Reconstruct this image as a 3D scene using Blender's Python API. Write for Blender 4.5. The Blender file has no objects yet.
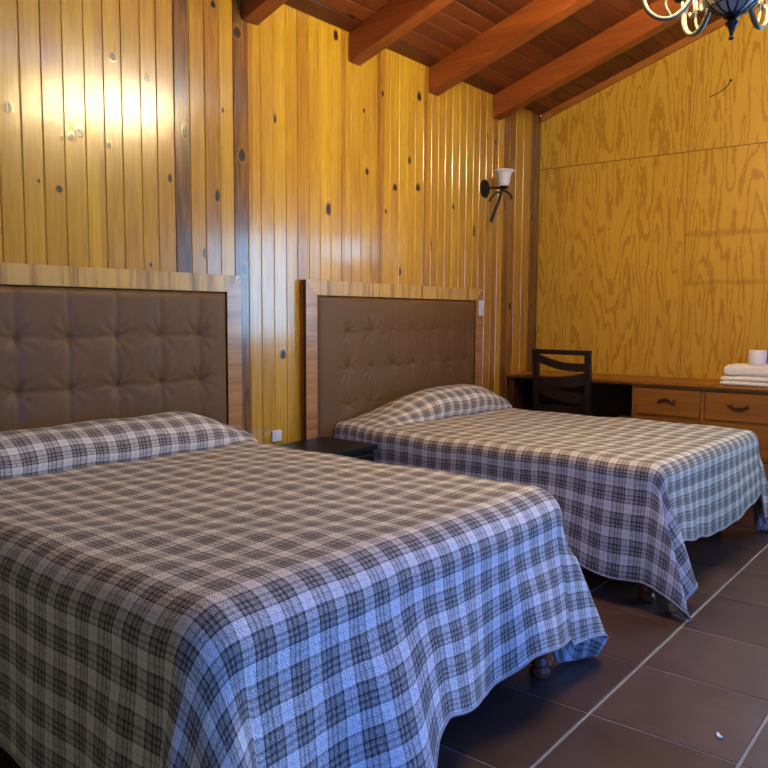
import bpy, bmesh, math, random
import numpy as np
from mathutils import Vector, Matrix
random.seed(7)
PI = math.pi
sc = bpy.context.scene
COL = sc.collection
H, YW, XR = 1.23, 3.05, 5.85          # camera height, headboard wall, plywood wall
XL, YF = -1.3, -1.15                   # left wall, front wall
CZ, CS, YRIDGE = 2.842, 0.3262, -0.35   # ceiling height at headboard wall, slope, ridge

def ceil_z(y):
    if y >= YRIDGE: return CZ + (YW - y) * CS
    return CZ + (YW - YRIDGE) * CS - (YRIDGE - y) * CS

# ------------------------------------------------------------------ helpers
def new_bm():
    return bmesh.new()

def rootloc(p):
    while p is not None and p.parent is not None: p = p.parent
    return Vector(p.location) if p is not None else Vector((0, 0, 0))

def obj(name, bm, mat, parent=None, smooth=False, angle=None, origin=None):
    me = bpy.data.meshes.new(name)
    off = rootloc(parent) if parent is not None else Vector(origin or (0, 0, 0))
    if off.length: bmesh.ops.translate(bm, verts=bm.verts, vec=-off)
    bm.to_mesh(me); bm.free()
    o = bpy.data.objects.new(name, me); COL.objects.link(o)
    for m in (mat if isinstance(mat, (list, tuple)) else [mat]): me.materials.append(m)
    if parent is not None: o.parent = parent
    else: o.location = off
    if smooth:
        for p in me.polygons: p.use_smooth = True
        if angle is not None:
            try: me.set_sharp_from_angle(angle=angle)
            except Exception: pass
    return o

def tag(o, label, cat, group=None):
    o['label'] = label; o['category'] = cat
    if group: o['group'] = group
    return o

def thing(name, label, cat, loc, group=None):
    o = bpy.data.objects.new(name, None); COL.objects.link(o)
    o.empty_display_size = 0.1; o.location = loc
    return tag(o, label, cat, group)

def struct(name, bm, mat, **k):
    o = obj(name, bm, mat, **k); o['kind'] = 'structure'; return o

def box(bm, x0, x1, y0, y1, z0, z1, bevel=0.0, seg=2):
    vs = [bm.verts.new((x, y, z)) for x in (x0, x1) for y in (y0, y1) for z in (z0, z1)]
    q = [(0, 1, 3, 2), (4, 6, 7, 5), (0, 4, 5, 1), (2, 3, 7, 6), (0, 2, 6, 4), (1, 5, 7, 3)]
    fs = [bm.faces.new([vs[i] for i in f]) for f in q]
    if bevel > 0:
        es = list({e for f in fs for e in f.edges})
        bmesh.ops.bevel(bm, geom=es, offset=bevel, segments=seg, profile=0.5, affect='EDGES')
    return vs

def prism(bm, pts, d):
    """closed polygon pts extruded along vector d"""
    a = [bm.verts.new(p) for p in pts]
    b = [bm.verts.new(Vector(p) + Vector(d)) for p in pts]
    n = len(pts)
    f = [bm.faces.new(a[::-1]), bm.faces.new(b)]
    for i in range(n): f.append(bm.faces.new((a[i], a[(i + 1) % n], b[(i + 1) % n], b[i])))
    bmesh.ops.recalc_face_normals(bm, faces=f)
    return f

def lathe(bm, prof, c=(0, 0, 0), n=24, axis='Z', caps=True):
    rings = []
    for r, z in prof:
        ring = []
        for k in range(n):
            a = 2 * PI * k / n
            p = (r * math.cos(a), r * math.sin(a), z)
            if axis == 'Y': p = (p[0], -p[2], p[1])
            if axis == 'X': p = (p[2], p[0], p[1])
            ring.append(bm.verts.new((c[0] + p[0], c[1] + p[1], c[2] + p[2])))
        rings.append(ring)
    f = []
    for A, B in zip(rings[:-1], rings[1:]):
        for k in range(n): f.append(bm.faces.new((A[k], A[(k + 1) % n], B[(k + 1) % n], B[k])))
    if caps:
        f.append(bm.faces.new(rings[0][::-1])); f.append(bm.faces.new(rings[-1]))
    bmesh.ops.recalc_face_normals(bm, faces=f)

def spline(pts, n):
    P = [Vector(p) for p in pts]
    P = [2 * P[0] - P[1]] + P + [2 * P[-1] - P[-2]]
    out = []
    for i in range(1, len(P) - 2):
        for k in range(n):
            t = k / n
            a, b, c, d = P[i - 1], P[i], P[i + 1], P[i + 2]
            out.append(0.5 * ((2 * b) + (-a + c) * t + (2 * a - 5 * b + 4 * c - d) * t * t + (-a + 3 * b - 3 * c + d) * t ** 3))
    out.append(P[-2].copy())
    return out

def tube(bm, pts, rad, n=8, flat=None):
    P = [Vector(p) for p in pts]
    m = len(P)
    R = rad if isinstance(rad, (list, tuple)) else [rad] * m
    t0 = (P[1] - P[0]).normalized()
    up = Vector((0, 0, 1)) if abs(t0.z) < 0.9 else Vector((1, 0, 0))
    nrm = t0.cross(up).normalized()
    rings = []
    for i in range(m):
        t = (P[min(i + 1, m - 1)] - P[max(i - 1, 0)]).normalized()
        nrm = (nrm - t * nrm.dot(t)).normalized()
        b = t.cross(nrm)
        ring = []
        for k in range(n):
            a = 2 * PI * k / n
            ring.append(bm.verts.new(P[i] + (nrm * math.cos(a) * (flat or 1) + b * math.sin(a)) * R[i]))
        rings.append(ring)
    f = []
    for A, B in zip(rings[:-1], rings[1:]):
        for k in range(n): f.append(bm.faces.new((A[k], A[(k + 1) % n], B[(k + 1) % n], B[k])))
    f.append(bm.faces.new(rings[0][::-1])); f.append(bm.faces.new(rings[-1]))
    bmesh.ops.recalc_face_normals(bm, faces=f)

# ------------------------------------------------------------------ materials
def mat(name):
    m = bpy.data.materials.new(name); m.use_nodes = True
    nt = m.node_tree
    return m, nt, nt.nodes['Principled BSDF']

class G:
    """tiny node-graph writer"""
    def __init__(s, nt): s.nt = nt
    def n(s, t, ins=None, **kw):
        nd = s.nt.nodes.new(t)
        for k, v in kw.items(): setattr(nd, k, v)
        for k, v in (ins or {}).items(): s.set(nd.inputs[k], v)
        return nd
    def set(s, sock, v):
        if isinstance(v, bpy.types.NodeSocket): s.nt.links.new(v, sock)
        else: sock.default_value = v
    def m(s, op, a, b=0.0, c=0.0):
        nd = s.n('ShaderNodeMath', operation=op)
        for i, v in enumerate((a, b, c)): s.set(nd.inputs[i], v)
        return nd.outputs[0]
    def vm(s, op, a, b=(0, 0, 0)):
        nd = s.n('ShaderNodeVectorMath', operation=op)
        s.set(nd.inputs[0], a); s.set(nd.inputs[1], b)
        return nd.outputs[0]
    def mix(s, f, a, b, blend='MIX'):
        nd = s.n('ShaderNodeMix', data_type='RGBA', blend_type=blend)
        s.set(nd.inputs[0], f); s.set(nd.inputs[6], a); s.set(nd.inputs[7], b)
        return nd.outputs[2]
    def ramp(s, f, stops, interp='LINEAR'):
        nd = s.n('ShaderNodeValToRGB'); cr = nd.color_ramp; cr.interpolation = interp
        while len(cr.elements) < len(stops): cr.elements.new(0.5)
        for e, (p, c) in zip(cr.elements, stops):
            e.position = p; e.color = c if len(c) == 4 else (*c, 1)
        s.set(nd.inputs[0], f)
        return nd.outputs[0]
    def noise(s, vec, scale, detail=4, rough=0.55, dist=0.0):
        nd = s.n('ShaderNodeTexNoise', {'Scale': scale, 'Detail': detail, 'Roughness': rough, 'Distortion': dist})
        s.set(nd.inputs['Vector'], vec)
        return nd.outputs[0]
    def sep(s, v):
        nd = s.n('ShaderNodeSeparateXYZ'); s.set(nd.inputs[0], v); return nd.outputs
    def comb(s, x, y, z):
        nd = s.n('ShaderNodeCombineXYZ')
        for i, v in enumerate((x, y, z)): s.set(nd.inputs[i], v)
        return nd.outputs[0]
    def bump(s, h, strength, dist=0.002):
        nd = s.n('ShaderNodeBump', {'Strength': strength, 'Distance': dist}); s.set(nd.inputs['Height'], h)
        return nd.outputs[0]
    def smooth(s, v, a, b):
        nd = s.n('ShaderNodeMapRange', interpolation_type='SMOOTHSTEP')
        s.set(nd.inputs[0], v); nd.inputs[1].default_value = a; nd.inputs[2].default_value = b
        return nd.outputs[0]

def c4(c): return (*c, 1.0)

def simple(name, col, rough=0.5, metal=0.0, bump=None, coat=0.0, spec=0.5):
    m, nt, b = mat(name); g = G(nt)
    tc = g.n('ShaderNodeTexCoord').outputs['Object']
    v = g.noise(tc, 30, 3)
    b.inputs['Base Color'].default_value = c4(col)
    g.set(b.inputs['Base Color'], g.mix(v, c4([x * 0.85 for x in col]), c4([min(1, x * 1.12) for x in col])))
    b.inputs['Roughness'].default_value = rough; b.inputs['Metallic'].default_value = metal
    b.inputs['Coat Weight'].default_value = coat; b.inputs['Specular IOR Level'].default_value = spec
    if bump: g.set(b.inputs['Normal'], g.bump(g.noise(tc, bump[0], 4), bump[1], bump[2] if len(bump) > 2 else 0.002))
    return m

def wood(name, col, dark, axis='Z', rough=0.3, scale=1.0, streak=0.6, coat=0.0, contrast=1.0):
    """plain stained board with grain running along one object axis"""
    m, nt, b = mat(name); g = G(nt)
    tc = g.n('ShaderNodeTexCoord').outputs['Object']
    sc3 = {'X': (1.0, 26, 26), 'Y': (26, 1.0, 26), 'Z': (26, 26, 1.0)}[axis]
    p = g.vm('MULTIPLY', tc, tuple(s * scale for s in sc3))
    w = g.noise(p, 1.0, 5, 0.6, 0.6)
    fine = g.noise(g.vm('MULTIPLY', tc, tuple(s * scale * 5 for s in sc3)), 1.0, 3)
    f = g.m('MULTIPLY_ADD', fine, 0.35, g.m('MULTIPLY', w, 0.8))
    f = g.smooth(f, 0.5 - 0.2 / contrast, 0.5 + 0.3 / contrast)
    g.set(b.inputs['Base Color'], g.mix(f, c4(dark), c4(col)))
    b.inputs['Roughness'].default_value = rough; b.inputs['Coat Weight'].default_value = coat
    b.inputs['Coat Roughness'].default_value = 0.12
    g.set(b.inputs['Normal'], g.bump(fine, 0.12, 0.001))
    return m

def plank_mat(name, light, mid, dark, rough, axis, coat=0.0):
    """boards: attribute board = (tone, random, knot); UV = (across 0..1, along in metres)"""
    m, nt, b = mat(name); g = G(nt)
    at = g.n('ShaderNodeAttribute', attribute_name='board').outputs['Vector']
    tone, rnd, knot = g.sep(at)[:3]
    uv = g.n('ShaderNodeUVMap', uv_map='UVMap').outputs[0]
    u, v, _ = g.sep(uv)[:3]
    off = g.m('MULTIPLY', rnd, 57.0)
    p = g.comb(g.m('ADD', g.m('MULTIPLY', u, 2.0), off), g.m('MULTIPLY_ADD', v, 0.55, off), off)
    # contour-line figure of flat-sawn pine
    field = g.noise(p, 1.3, 2, 0.4, 0.3)
    rings = g.m('SINE', g.m('MULTIPLY', field, 95.0))
    rings = g.smooth(rings, -0.6, 1.0)
    fine = g.noise(g.comb(g.m('ADD', g.m('MULTIPLY', u, 16.0), off), g.m('MULTIPLY', v, 1.1), off), 2.0, 4, 0.65)
    blot = g.noise(g.comb(off, g.m('MULTIPLY', v, 0.9), g.m('MULTIPLY', u, 0.8)), 2.0, 2)
    t = g.m('ADD', tone, g.m('MULTIPLY', g.m('SUBTRACT', blot, 0.5), 0.45))
    t = g.m('ADD', t, g.m('MULTIPLY', g.m('SUBTRACT', fine, 0.5), 0.26))
    t = g.m('SUBTRACT', t, g.m('MULTIPLY', rings, 0.13))
    # heartwood edge running diagonally through some boards
    sl = g.m('MULTIPLY', g.m('SUBTRACT', g.m('FRACT', g.m('MULTIPLY', rnd, 7.3)), 0.5), 0.55)
    flip = g.m('GREATER_THAN', g.m('FRACT', g.m('MULTIPLY', rnd, 13.1)), 0.5)
    uu = g.m('ABSOLUTE', g.m('SUBTRACT', flip, u))
    edge = g.m('ADD', uu, g.m('MULTIPLY', g.m('SUBTRACT', v, 2.0), sl))
    edge = g.m('ADD', edge, g.m('MULTIPLY', g.m('SUBTRACT', blot, 0.5), 0.5))
    hm = g.smooth(edge, 0.62, 0.66)
    flag = g.m('GREATER_THAN', g.m('FRACT', g.m('MULTIPLY', rnd, 3.7)), 0.84)
    t = g.m('SUBTRACT', t, g.m('MULTIPLY', g.m('MULTIPLY', hm, flag), 0.22))
    col = g.ramp(t, [(0.0, dark), (0.33, mid), (0.75, light), (1.0, [min(1, x * 1.25) for x in light])])
    kn = g.noise(g.vm('MULTIPLY', g.comb(g.m('ADD', u, off), v, off), (40, 40, 1)), 2.0, 3)
    kf = g.smooth(g.m('ADD', knot, g.m('MULTIPLY', g.m('SUBTRACT', kn, 0.5), 0.5)), 0.22, 0.55)
    col = g.mix(g.m('MULTIPLY', g.smooth(knot, 0.0, 0.35), 0.7), col, c4(mid))
    col = g.mix(kf, col, c4([0.018, 0.011, 0.006]))
    g.set(b.inputs['Base Color'], col)
    b.inputs['Coat Weight'].default_value = coat; b.inputs['Coat Roughness'].default_value = 0.12
    saw = g.noise(g.comb(g.m('ADD', g.m('MULTIPLY', u, 0.6), off), g.m('MULTIPLY', v, 95.0), off), 1.0, 2)
    hgt = g.m('MULTIPLY_ADD', saw, 0.55, g.m('MULTIPLY', fine, 0.55))
    nb = g.bump(hgt, 0.24, 0.0014)
    g.set(b.inputs['Normal'], nb); g.set(b.inputs['Coat Normal'], nb)
    g.set(b.inputs['Roughness'], g.m('MULTIPLY_ADD', fine, 0.15, rough - 0.07))
    return m

M = {}
M['plank'] = plank_mat('honey_pine_boards', (0.62, 0.365, 0.018), (0.37, 0.160, 0.009), (0.085, 0.029, 0.006), 0.27, 'Z', 0.65)
M['ceil'] = plank_mat('red_pine_ceiling_boards', (0.23, 0.060, 0.011), (0.13, 0.030, 0.006), (0.04, 0.010, 0.004), 0.42, 'X')
M['beam'] = wood('beam_wood', (0.33, 0.085, 0.012), (0.17, 0.038, 0.007), 'Y', 0.42, 0.6)
M['trim'] = wood('trim_wood', (0.42, 0.15, 0.022), (0.26, 0.085, 0.012), 'Y', 0.4, 0.8)
M['desk'] = wood('desk_wood_y', (0.36, 0.145, 0.017), (0.21, 0.072, 0.008), 'Y', 0.32, 0.7, coat=0.1)
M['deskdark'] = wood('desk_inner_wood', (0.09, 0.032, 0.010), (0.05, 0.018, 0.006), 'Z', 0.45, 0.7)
M['chair'] = wood('dark_chair_wood', (0.020, 0.010, 0.007), (0.010, 0.005, 0.004), 'Z', 0.38, 0.8)
M['espresso'] = wood('espresso_wood', (0.010, 0.006, 0.005), (0.005, 0.003, 0.003), 'X', 0.42, 0.8)
M['espresso'].node_tree.nodes['Principled BSDF'].inputs['Specular IOR Level'].default_value = 0.22
M['bedwood'] = wood('bed_base_wood', (0.19, 0.060, 0.022), (0.10, 0.032, 0.012), 'Z', 0.4, 0.8, coat=0.05)
M['zebra_x'] = wood('headboard_veneer_upright', (0.60, 0.375, 0.085), (0.27, 0.135, 0.030), 'Z', 0.30, 0.7, coat=0.25, contrast=2.6)
M['zebra_z'] = wood('headboard_veneer_level', (0.48, 0.25, 0.075), (0.28, 0.12, 0.032), 'X', 0.25, 0.8, coat=0.3)
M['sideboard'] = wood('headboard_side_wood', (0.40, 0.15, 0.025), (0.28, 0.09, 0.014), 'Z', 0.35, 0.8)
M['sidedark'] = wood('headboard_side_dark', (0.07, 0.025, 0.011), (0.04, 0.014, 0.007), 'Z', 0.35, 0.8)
M['iron'] = simple('black_iron', (0.018, 0.014, 0.012), 0.42, 0.55)
M['pewter'] = simple('antiqued_scroll_metal', (0.13, 0.12, 0.105), 0.45, 0.6)
M['bronze'] = simple('dark_bronze', (0.10, 0.05, 0.03), 0.35, 0.7)
M['white_plastic'] = simple('white_plastic', (0.75, 0.75, 0.72), 0.35)
M['matt'] = simple('mattress_ticking', (0.55, 0.53, 0.48), 0.8)
M['towel'] = simple('white_terry', (0.90, 0.885, 0.80), 0.95, bump=(900, 0.6, 0.002))
M['paper'] = simple('tissue_paper', (0.90, 0.90, 0.91), 0.9, bump=(300, 0.2))
M['core'] = simple('roll_core_card', (0.25, 0.18, 0.12), 0.9)
M['navy'] = simple('navy_plastic', (0.02, 0.03, 0.13), 0.5)
M['grey'] = simple('grey_plastic', (0.16, 0.16, 0.15), 0.5)
M['grout'] = simple('tile_grout', (0.30, 0.29, 0.28), 0.7)
M['side_wall'] = simple('side_wall_paint', (0.42, 0.38, 0.34), 0.7)
M['dim_wall'] = simple('far_wall_paint', (0.10, 0.088, 0.08), 0.7)

def leather():
    m, nt, b = mat('brown_leatherette'); g = G(nt)
    tc = g.n('ShaderNodeTexCoord').outputs['Object']
    n1 = g.noise(tc, 5, 4); n2 = g.n('ShaderNodeTexVoronoi', {'Scale': 420.0}); g.set(n2.inputs['Vector'], tc)
    wr = g.noise(g.vm('MULTIPLY', tc, (16, 16, 9)), 1.0, 3, 0.6, 1.2)
    g.set(b.inputs['Base Color'], g.mix(n1, c4((0.130, 0.069, 0.022)), c4((0.170, 0.092, 0.031))))
    b.inputs['Roughness'].default_value = 0.44
    b.inputs['Specular IOR Level'].default_value = 0.22
    n = g.bump(n2.outputs[0], 0.18, 0.0006)
    nd = g.n('ShaderNodeBump', {'Strength': 0.22, 'Distance': 0.006}); g.set(nd.inputs['Height'], wr); g.set(nd.inputs['Normal'], n)
    g.set(b.inputs['Normal'], nd.outputs[0])
    return m
M['leather'] = leather()

def frosted(name, col, emit=None):
    m, nt, b = mat(name); g = G(nt)
    tc = g.n('ShaderNodeTexCoord').outputs['Object']
    n1 = g.noise(tc, 22, 4)
    g.set(b.inputs['Base Color'], g.mix(n1, c4([x * 0.85 for x in col]), c4(col)))
    b.inputs['Roughness'].default_value = 0.3
    b.inputs['Subsurface Weight'].default_value = 0.0
    if emit:
        b.inputs['Emission Color'].default_value = c4(emit[0]); b.inputs['Emission Strength'].default_value = emit[1]
    return m
M['glass_off'] = frosted('frosted_alabaster_glass', (0.78, 0.80, 0.76))
M['glass_bowl'] = frosted('grey_frosted_bowl_glass', (0.40, 0.36, 0.27))
M['glass_lit'] = frosted('lit_lamp_glass', (0.85, 0.78, 0.6), ((1.0, 0.77, 0.40), 100.0))

def plaid():
    m, nt, b = mat('brown_plaid_quilt'); g = G(nt)
    uv = g.n('ShaderNodeUVMap', uv_map='UVMap').outputs[0]
    tcn = uv
    wob = g.n('ShaderNodeTexNoise', {'Scale': 9.0, 'Detail': 2.0}); g.set(wob.inputs['Vector'], uv)
    uvw = g.vm('ADD', uv, g.vm('MULTIPLY', g.vm('SUBTRACT', wob.outputs[1], (0.5, 0.5, 0.5)), (0.009, 0.009, 0)))
    u, v, _ = g.sep(uvw)[:3]
    W, Mi, D = (0.02,) * 3, (0.50,) * 3, (1.0,) * 3
    def k(x): return (x, x, x)
    def stripes(x, shift):
        f = g.m('FRACT', g.m('ADD', g.m('DIVIDE', x, 0.0925), shift))
        return g.ramp(f, [(0.0, k(0.9)), (0.035, k(0.9)), (0.045, k(0.10)), (0.13, k(0.06)), (0.20, k(0.16)), (0.235, k(0.32)), (0.26, k(0.12)),
                          (0.33, k(0.06)), (0.42, k(0.12)), (0.435, k(0.95)), (0.475, k(0.95)), (0.49, k(0.55)), (0.57, k(0.55)), (0.585, k(0.98)),
                          (0.63, k(0.98)), (0.645, k(0.55)), (0.72, k(0.6)), (0.735, k(1.0)), (0.785, k(1.0)), (0.80, k(0.52)), (0.93, k(0.55)), (0.975, k(0.6)), (0.985, k(0.9))])
    su, sv = stripes(u, 0.1), stripes(v, 0.37)
    w = g.m('MULTIPLY', g.m('ADD', su, sv), 0.5)
    # visible weave: fine checks ~6 mm
    cu = g.m('SINE', g.m('MULTIPLY', u, 2 * PI / 0.0062)); cv = g.m('SINE', g.m('MULTIPLY', v, 2 * PI / 0.0062))
    weave = g.m('MAXIMUM', cu, cv)
    nz = g.noise(uv, 130, 3, 0.7)
    blo = g.noise(uv, 2.2, 2)
    w = g.m('ADD', w, g.m('MULTIPLY', g.m('SUBTRACT', nz, 0.5), 0.6))
    w = g.m('ADD', w, g.m('MULTIPLY', g.m('SUBTRACT', blo, 0.5), 0.10))
    w = g.m('ADD', w, g.m('MULTIPLY', g.smooth(weave, 0.5, 1.0), 0.16))
    col = g.ramp(w, [(0.0, (0.85, 0.82, 0.70)), (0.22, (0.73, 0.70, 0.585)), (0.55, (0.37, 0.345, 0.277)), (0.8, (0.165, 0.143, 0.110)), (1.0, (0.042, 0.035, 0.027))])
    g.set(b.inputs['Base Color'], col)
    b.inputs['Roughness'].default_value = 0.82
    b.inputs['Sheen Weight'].default_value = 0.12
    b.inputs['Specular IOR Level'].default_value = 0.25
    # crinkled quilting
    vo = g.n('ShaderNodeTexVoronoi', {'Scale': 190.0}); g.set(vo.inputs['Vector'], g.vm('ADD', uv, g.vm('MULTIPLY', wob.outputs[1], (0.02, 0.02, 0))))
    q = g.m('MULTIPLY_ADD', vo.outputs[0], 0.8, g.m('MULTIPLY', nz, 0.6))
    crk = g.noise(g.vm('MULTIPLY', uv, (16, 16, 1)), 1.0, 3, 0.6, 0.8)
    q2 = g.m('MULTIPLY_ADD', crk, 0.9, q)
    g.set(b.inputs['Normal'], g.bump(q2, 0.7, 0.004))
    return m
M['plaid'] = plaid()
M['hem'] = simple('quilt_hem_binding', (0.30, 0.29, 0.28), 0.85)

def tile_mat():
    m, nt, b = mat('brown_stone_tile'); g = G(nt)
    at = g.n('ShaderNodeAttribute', attribute_name='board').outputs['Vector']
    tone, rnd, _ = g.sep(at)[:3]
    tc = g.n('ShaderNodeTexCoord').outputs['Object']
    p = g.vm('ADD', tc, g.comb(g.m('MULTIPLY', rnd, 31.0), g.m('MULTIPLY', rnd, 17.0), 0.0))
    n1 = g.noise(p, 5.0, 6, 0.62); n2 = g.noise(p, 60.0, 3, 0.7)
    t = g.m('ADD', g.m('MULTIPLY', n1, 0.8), g.m('MULTIPLY', n2, 0.25)); t = g.m('ADD', t, g.m('MULTIPLY', g.m('SUBTRACT', tone, 0.5), 0.25))
    g.set(b.inputs['Base Color'], g.ramp(t, [(0.3, (0.050, 0.026, 0.020)), (0.55, (0.078, 0.043, 0.034)), (0.8, (0.115, 0.068, 0.055))]))
    g.set(b.inputs['Roughness'], g.m('MULTIPLY_ADD', n2, 0.2, 0.27))
    g.set(b.inputs['Normal'], g.bump(g.m('ADD', n1, g.m('MULTIPLY', n2, 0.4)), 0.12, 0.004))
    return m
M['tile'] = tile_mat()

def plywood_mat():
    m, nt, b = mat('varnished_plywood'); g = G(nt)
    tc = g.n('ShaderNodeTexCoord').outputs['Object']
    x, y, z = g.sep(tc)[:3]
    py = g.m('DIVIDE', g.m('SUBTRACT', YW, y), 1.183); pz = g.m('GREATER_THAN', z, 2.415)
    iy = g.m('FLOOR', py); pid = g.m('MULTIPLY_ADD', pz, 5.7, g.m('MULTIPLY', iy, 2.31))
    off = g.m('MULTIPLY', pid, 3.77)
    p = g.comb(g.m('MULTIPLY_ADD', y, 2.6, off), off, g.m('MULTIPLY_ADD', z, 0.27, off))
    field = g.noise(p, 2.0, 2, 0.4, 0.3)
    f2 = g.noise(g.comb(g.m('MULTIPLY_ADD', y, 5.0, off), off, g.m('MULTIPLY', z, 1.3)), 3.4, 4, 0.6)
    ph = g.m('MULTIPLY_ADD', f2, 13.0, g.m('MULTIPLY', field, 105.0))
    r = g.smooth(g.m('SINE', ph), 0.1, 1.0)
    fine = g.noise(g.comb(g.m('MULTIPLY', y, 60.0), off, g.m('MULTIPLY', z, 2.5)), 1.0, 4, 0.65)
    t = g.m('ADD', g.m('MULTIPLY', r, 0.62), g.m('MULTIPLY', fine, 0.45))
    col = g.ramp(t, [(0.05, (0.64, 0.385, 0.040)), (0.55, (0.55, 0.305, 0.028)), (1.0, (0.40, 0.190, 0.015))])
    # old water marks on the second sheet
    wz = g.m('ADD', z, g.m('MULTIPLY', g.noise(tc, 7.0, 3), 0.05))
    st = g.m('ADD', g.smooth(g.m('ABSOLUTE', g.m('SUBTRACT', wz, 1.85)), 0.035, 0.0), g.smooth(g.m('ABSOLUTE', g.m('SUBTRACT', wz, 1.50)), 0.03, 0.0))
    st = g.m('MULTIPLY', st, g.m('LESS_THAN', y, 1.87))
    col = g.mix(g.m('MULTIPLY', st, g.m('MULTIPLY', f2, 0.75)), col, c4((0.25, 0.10, 0.012)))
    fy = g.m('FRACT', py); s1 = g.m('MINIMUM', fy, g.m('SUBTRACT', 1.0, fy))
    sm = g.m('MAXIMUM', g.m('LESS_THAN', s1, 0.0022), g.m('LESS_THAN', g.m('ABSOLUTE', g.m('SUBTRACT', z, 2.415)), 0.0045))
    col = g.mix(g.m('MULTIPLY', sm, 0.75), col, c4((0.16, 0.07, 0.012)))
    g.set(b.inputs['Base Color'], col)
    b.inputs['Roughness'].default_value = 0.36
    g.set(b.inputs['Normal'], g.bump(g.m('ADD', r, fine), 0.08, 0.002))
    return m
M['ply'] = plywood_mat()

# ------------------------------------------------------------------ boarded surfaces
def boards(name, x_edges, tones, z0, ztop, place, thick=0.0, groove=0.0050, depth=0.004, knots=(), tilt=0.006, mat_=None, along=None):
    """one mesh of boards. place(x, d, z): across, depth out of the wall, along."""
    bm = new_bm()
    cl = bm.loops.layers.float_color.new('board'); uvl = bm.loops.layers.uv.new('UVMap')
    def quad(pts, uvs, t, r, kn=(0, 0, 0, 0)):
        f = bm.faces.new([bm.verts.new(place(*p)) for p in pts])
        for l, q, k in zip(f.loops, uvs, kn): l[cl] = (t, r, k, 1); l[uvl].uv = q
        return f
    info = []
    for i in range(len(x_edges) - 1):
        a, b = x_edges[i], x_edges[i + 1]
        t = tones[i]; r = random.random(); tl = random.uniform(-tilt, tilt) * (b - a) * 0.5
        za = z0; zb0, zb1 = ztop(a), ztop(b)
        prof = [(a, -depth), (a + groove * 0.2, -depth), (a + groove, -tl), (b - groove, tl), (b - groove * 0.2, -depth), (b, -depth)]
        info.append((a, b, t, r, tl))
        for (xa, da), (xb, db) in zip(prof[:-1], prof[1:]):
            ua, ub = (xa - a) / (b - a), (xb - a) / (b - a)
            tt = t * 0.9
            quad([(xa, da, za), (xb, db, za), (xb, db, ztop(xb)), (xa, da, ztop(xa))], [(ua, za), (ub, za), (ub, ztop(xb)), (ua, ztop(xa))], tt, r)
    for (kx, kz, rx, rz) in knots:
        for (a, b, t, r, tl) in info:
            if a <= kx < b: break
        else: continue
        rx = min(rx * 1.1, (b - a) * 0.8); rz *= 1.2
        ns, rings = 18, 4
        def P(j, k):
            q = j / rings; an = 2 * PI * k / ns
            x = kx + rx * q * math.cos(an) ; z = kz + rz * q * math.sin(an) + 0.25 * rz * q * q * math.sin(an) ** 2
            x = min(max(x, a + groove), b - groove)
            d = -tl + 2 * tl * (x - a) / (b - a) + 0.0003 * (1 - q ** 6)
            return (x, d, z), ((x - a) / (b - a), z), 1 - q
        for j in range(rings):
            for k in range(ns):
                c = [P(j, k), P(j + 1, k), P(j + 1, k + 1), P(j, k + 1)] if j else [P(0, 0), P(1, k), P(1, k + 1)]
                quad([q[0] for q in c], [q[1] for q in c], t, r, [q[2] for q in c])
    bmesh.ops.remove_doubles(bm, verts=bm.verts, dist=1e-6)
    bmesh.ops.dissolve_degenerate(bm, edges=bm.edges, dist=1e-7)
    return bm

# headboard wall
edges = [XL] + [1.551 - 0.0893 * k for k in range(31, 0, -1)]
edges += [1.551, 1.638, 1.729, 1.824, 1.912, 1.998, 2.093, 2.176, 2.271, 2.358, 2.446, 2.536, 2.624, 2.715, 2.802, 2.893, 2.983, 3.068, 3.158, 3.246,
          3.337, 3.427, 3.515, 3.601, 3.694, 3.786, 3.880, 3.972, 4.056, 4.142, 4.231, 4.322, 4.404, 4.487, 4.573, 4.661, 4.751, 4.844, 4.925, 5.015,
          5.107, 5.19, 5.27, 5.36, 5.455, 5.575, 5.70, 5.785, XR]
def tone_for(xm):
    for lo, hi, t in ((2.27, 2.36, 0.12), (2.45, 2.535, 0.42), (2.625, 2.715, 0.17), (2.02, 2.09, 0.60), (1.55, 1.60, 0.70),
                      (5.10, 5.19, 0.42), (5.27, 5.36, 0.20), (5.36, 5.455, 0.28), (5.455, 5.70, 0.62), (5.70, 5.9, 0.14), (3.07, 3.16, 0.55), (2.18, 2.26, 0.55)):
        if lo <= xm < hi: return t
    return random.choice([0.55, 0.62, 0.68, 0.72, 0.76, 0.80, 0.66, 0.70])
tones = [tone_for((a + b) / 2) for a, b in zip(edges[:-1], edges[1:])]
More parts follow.
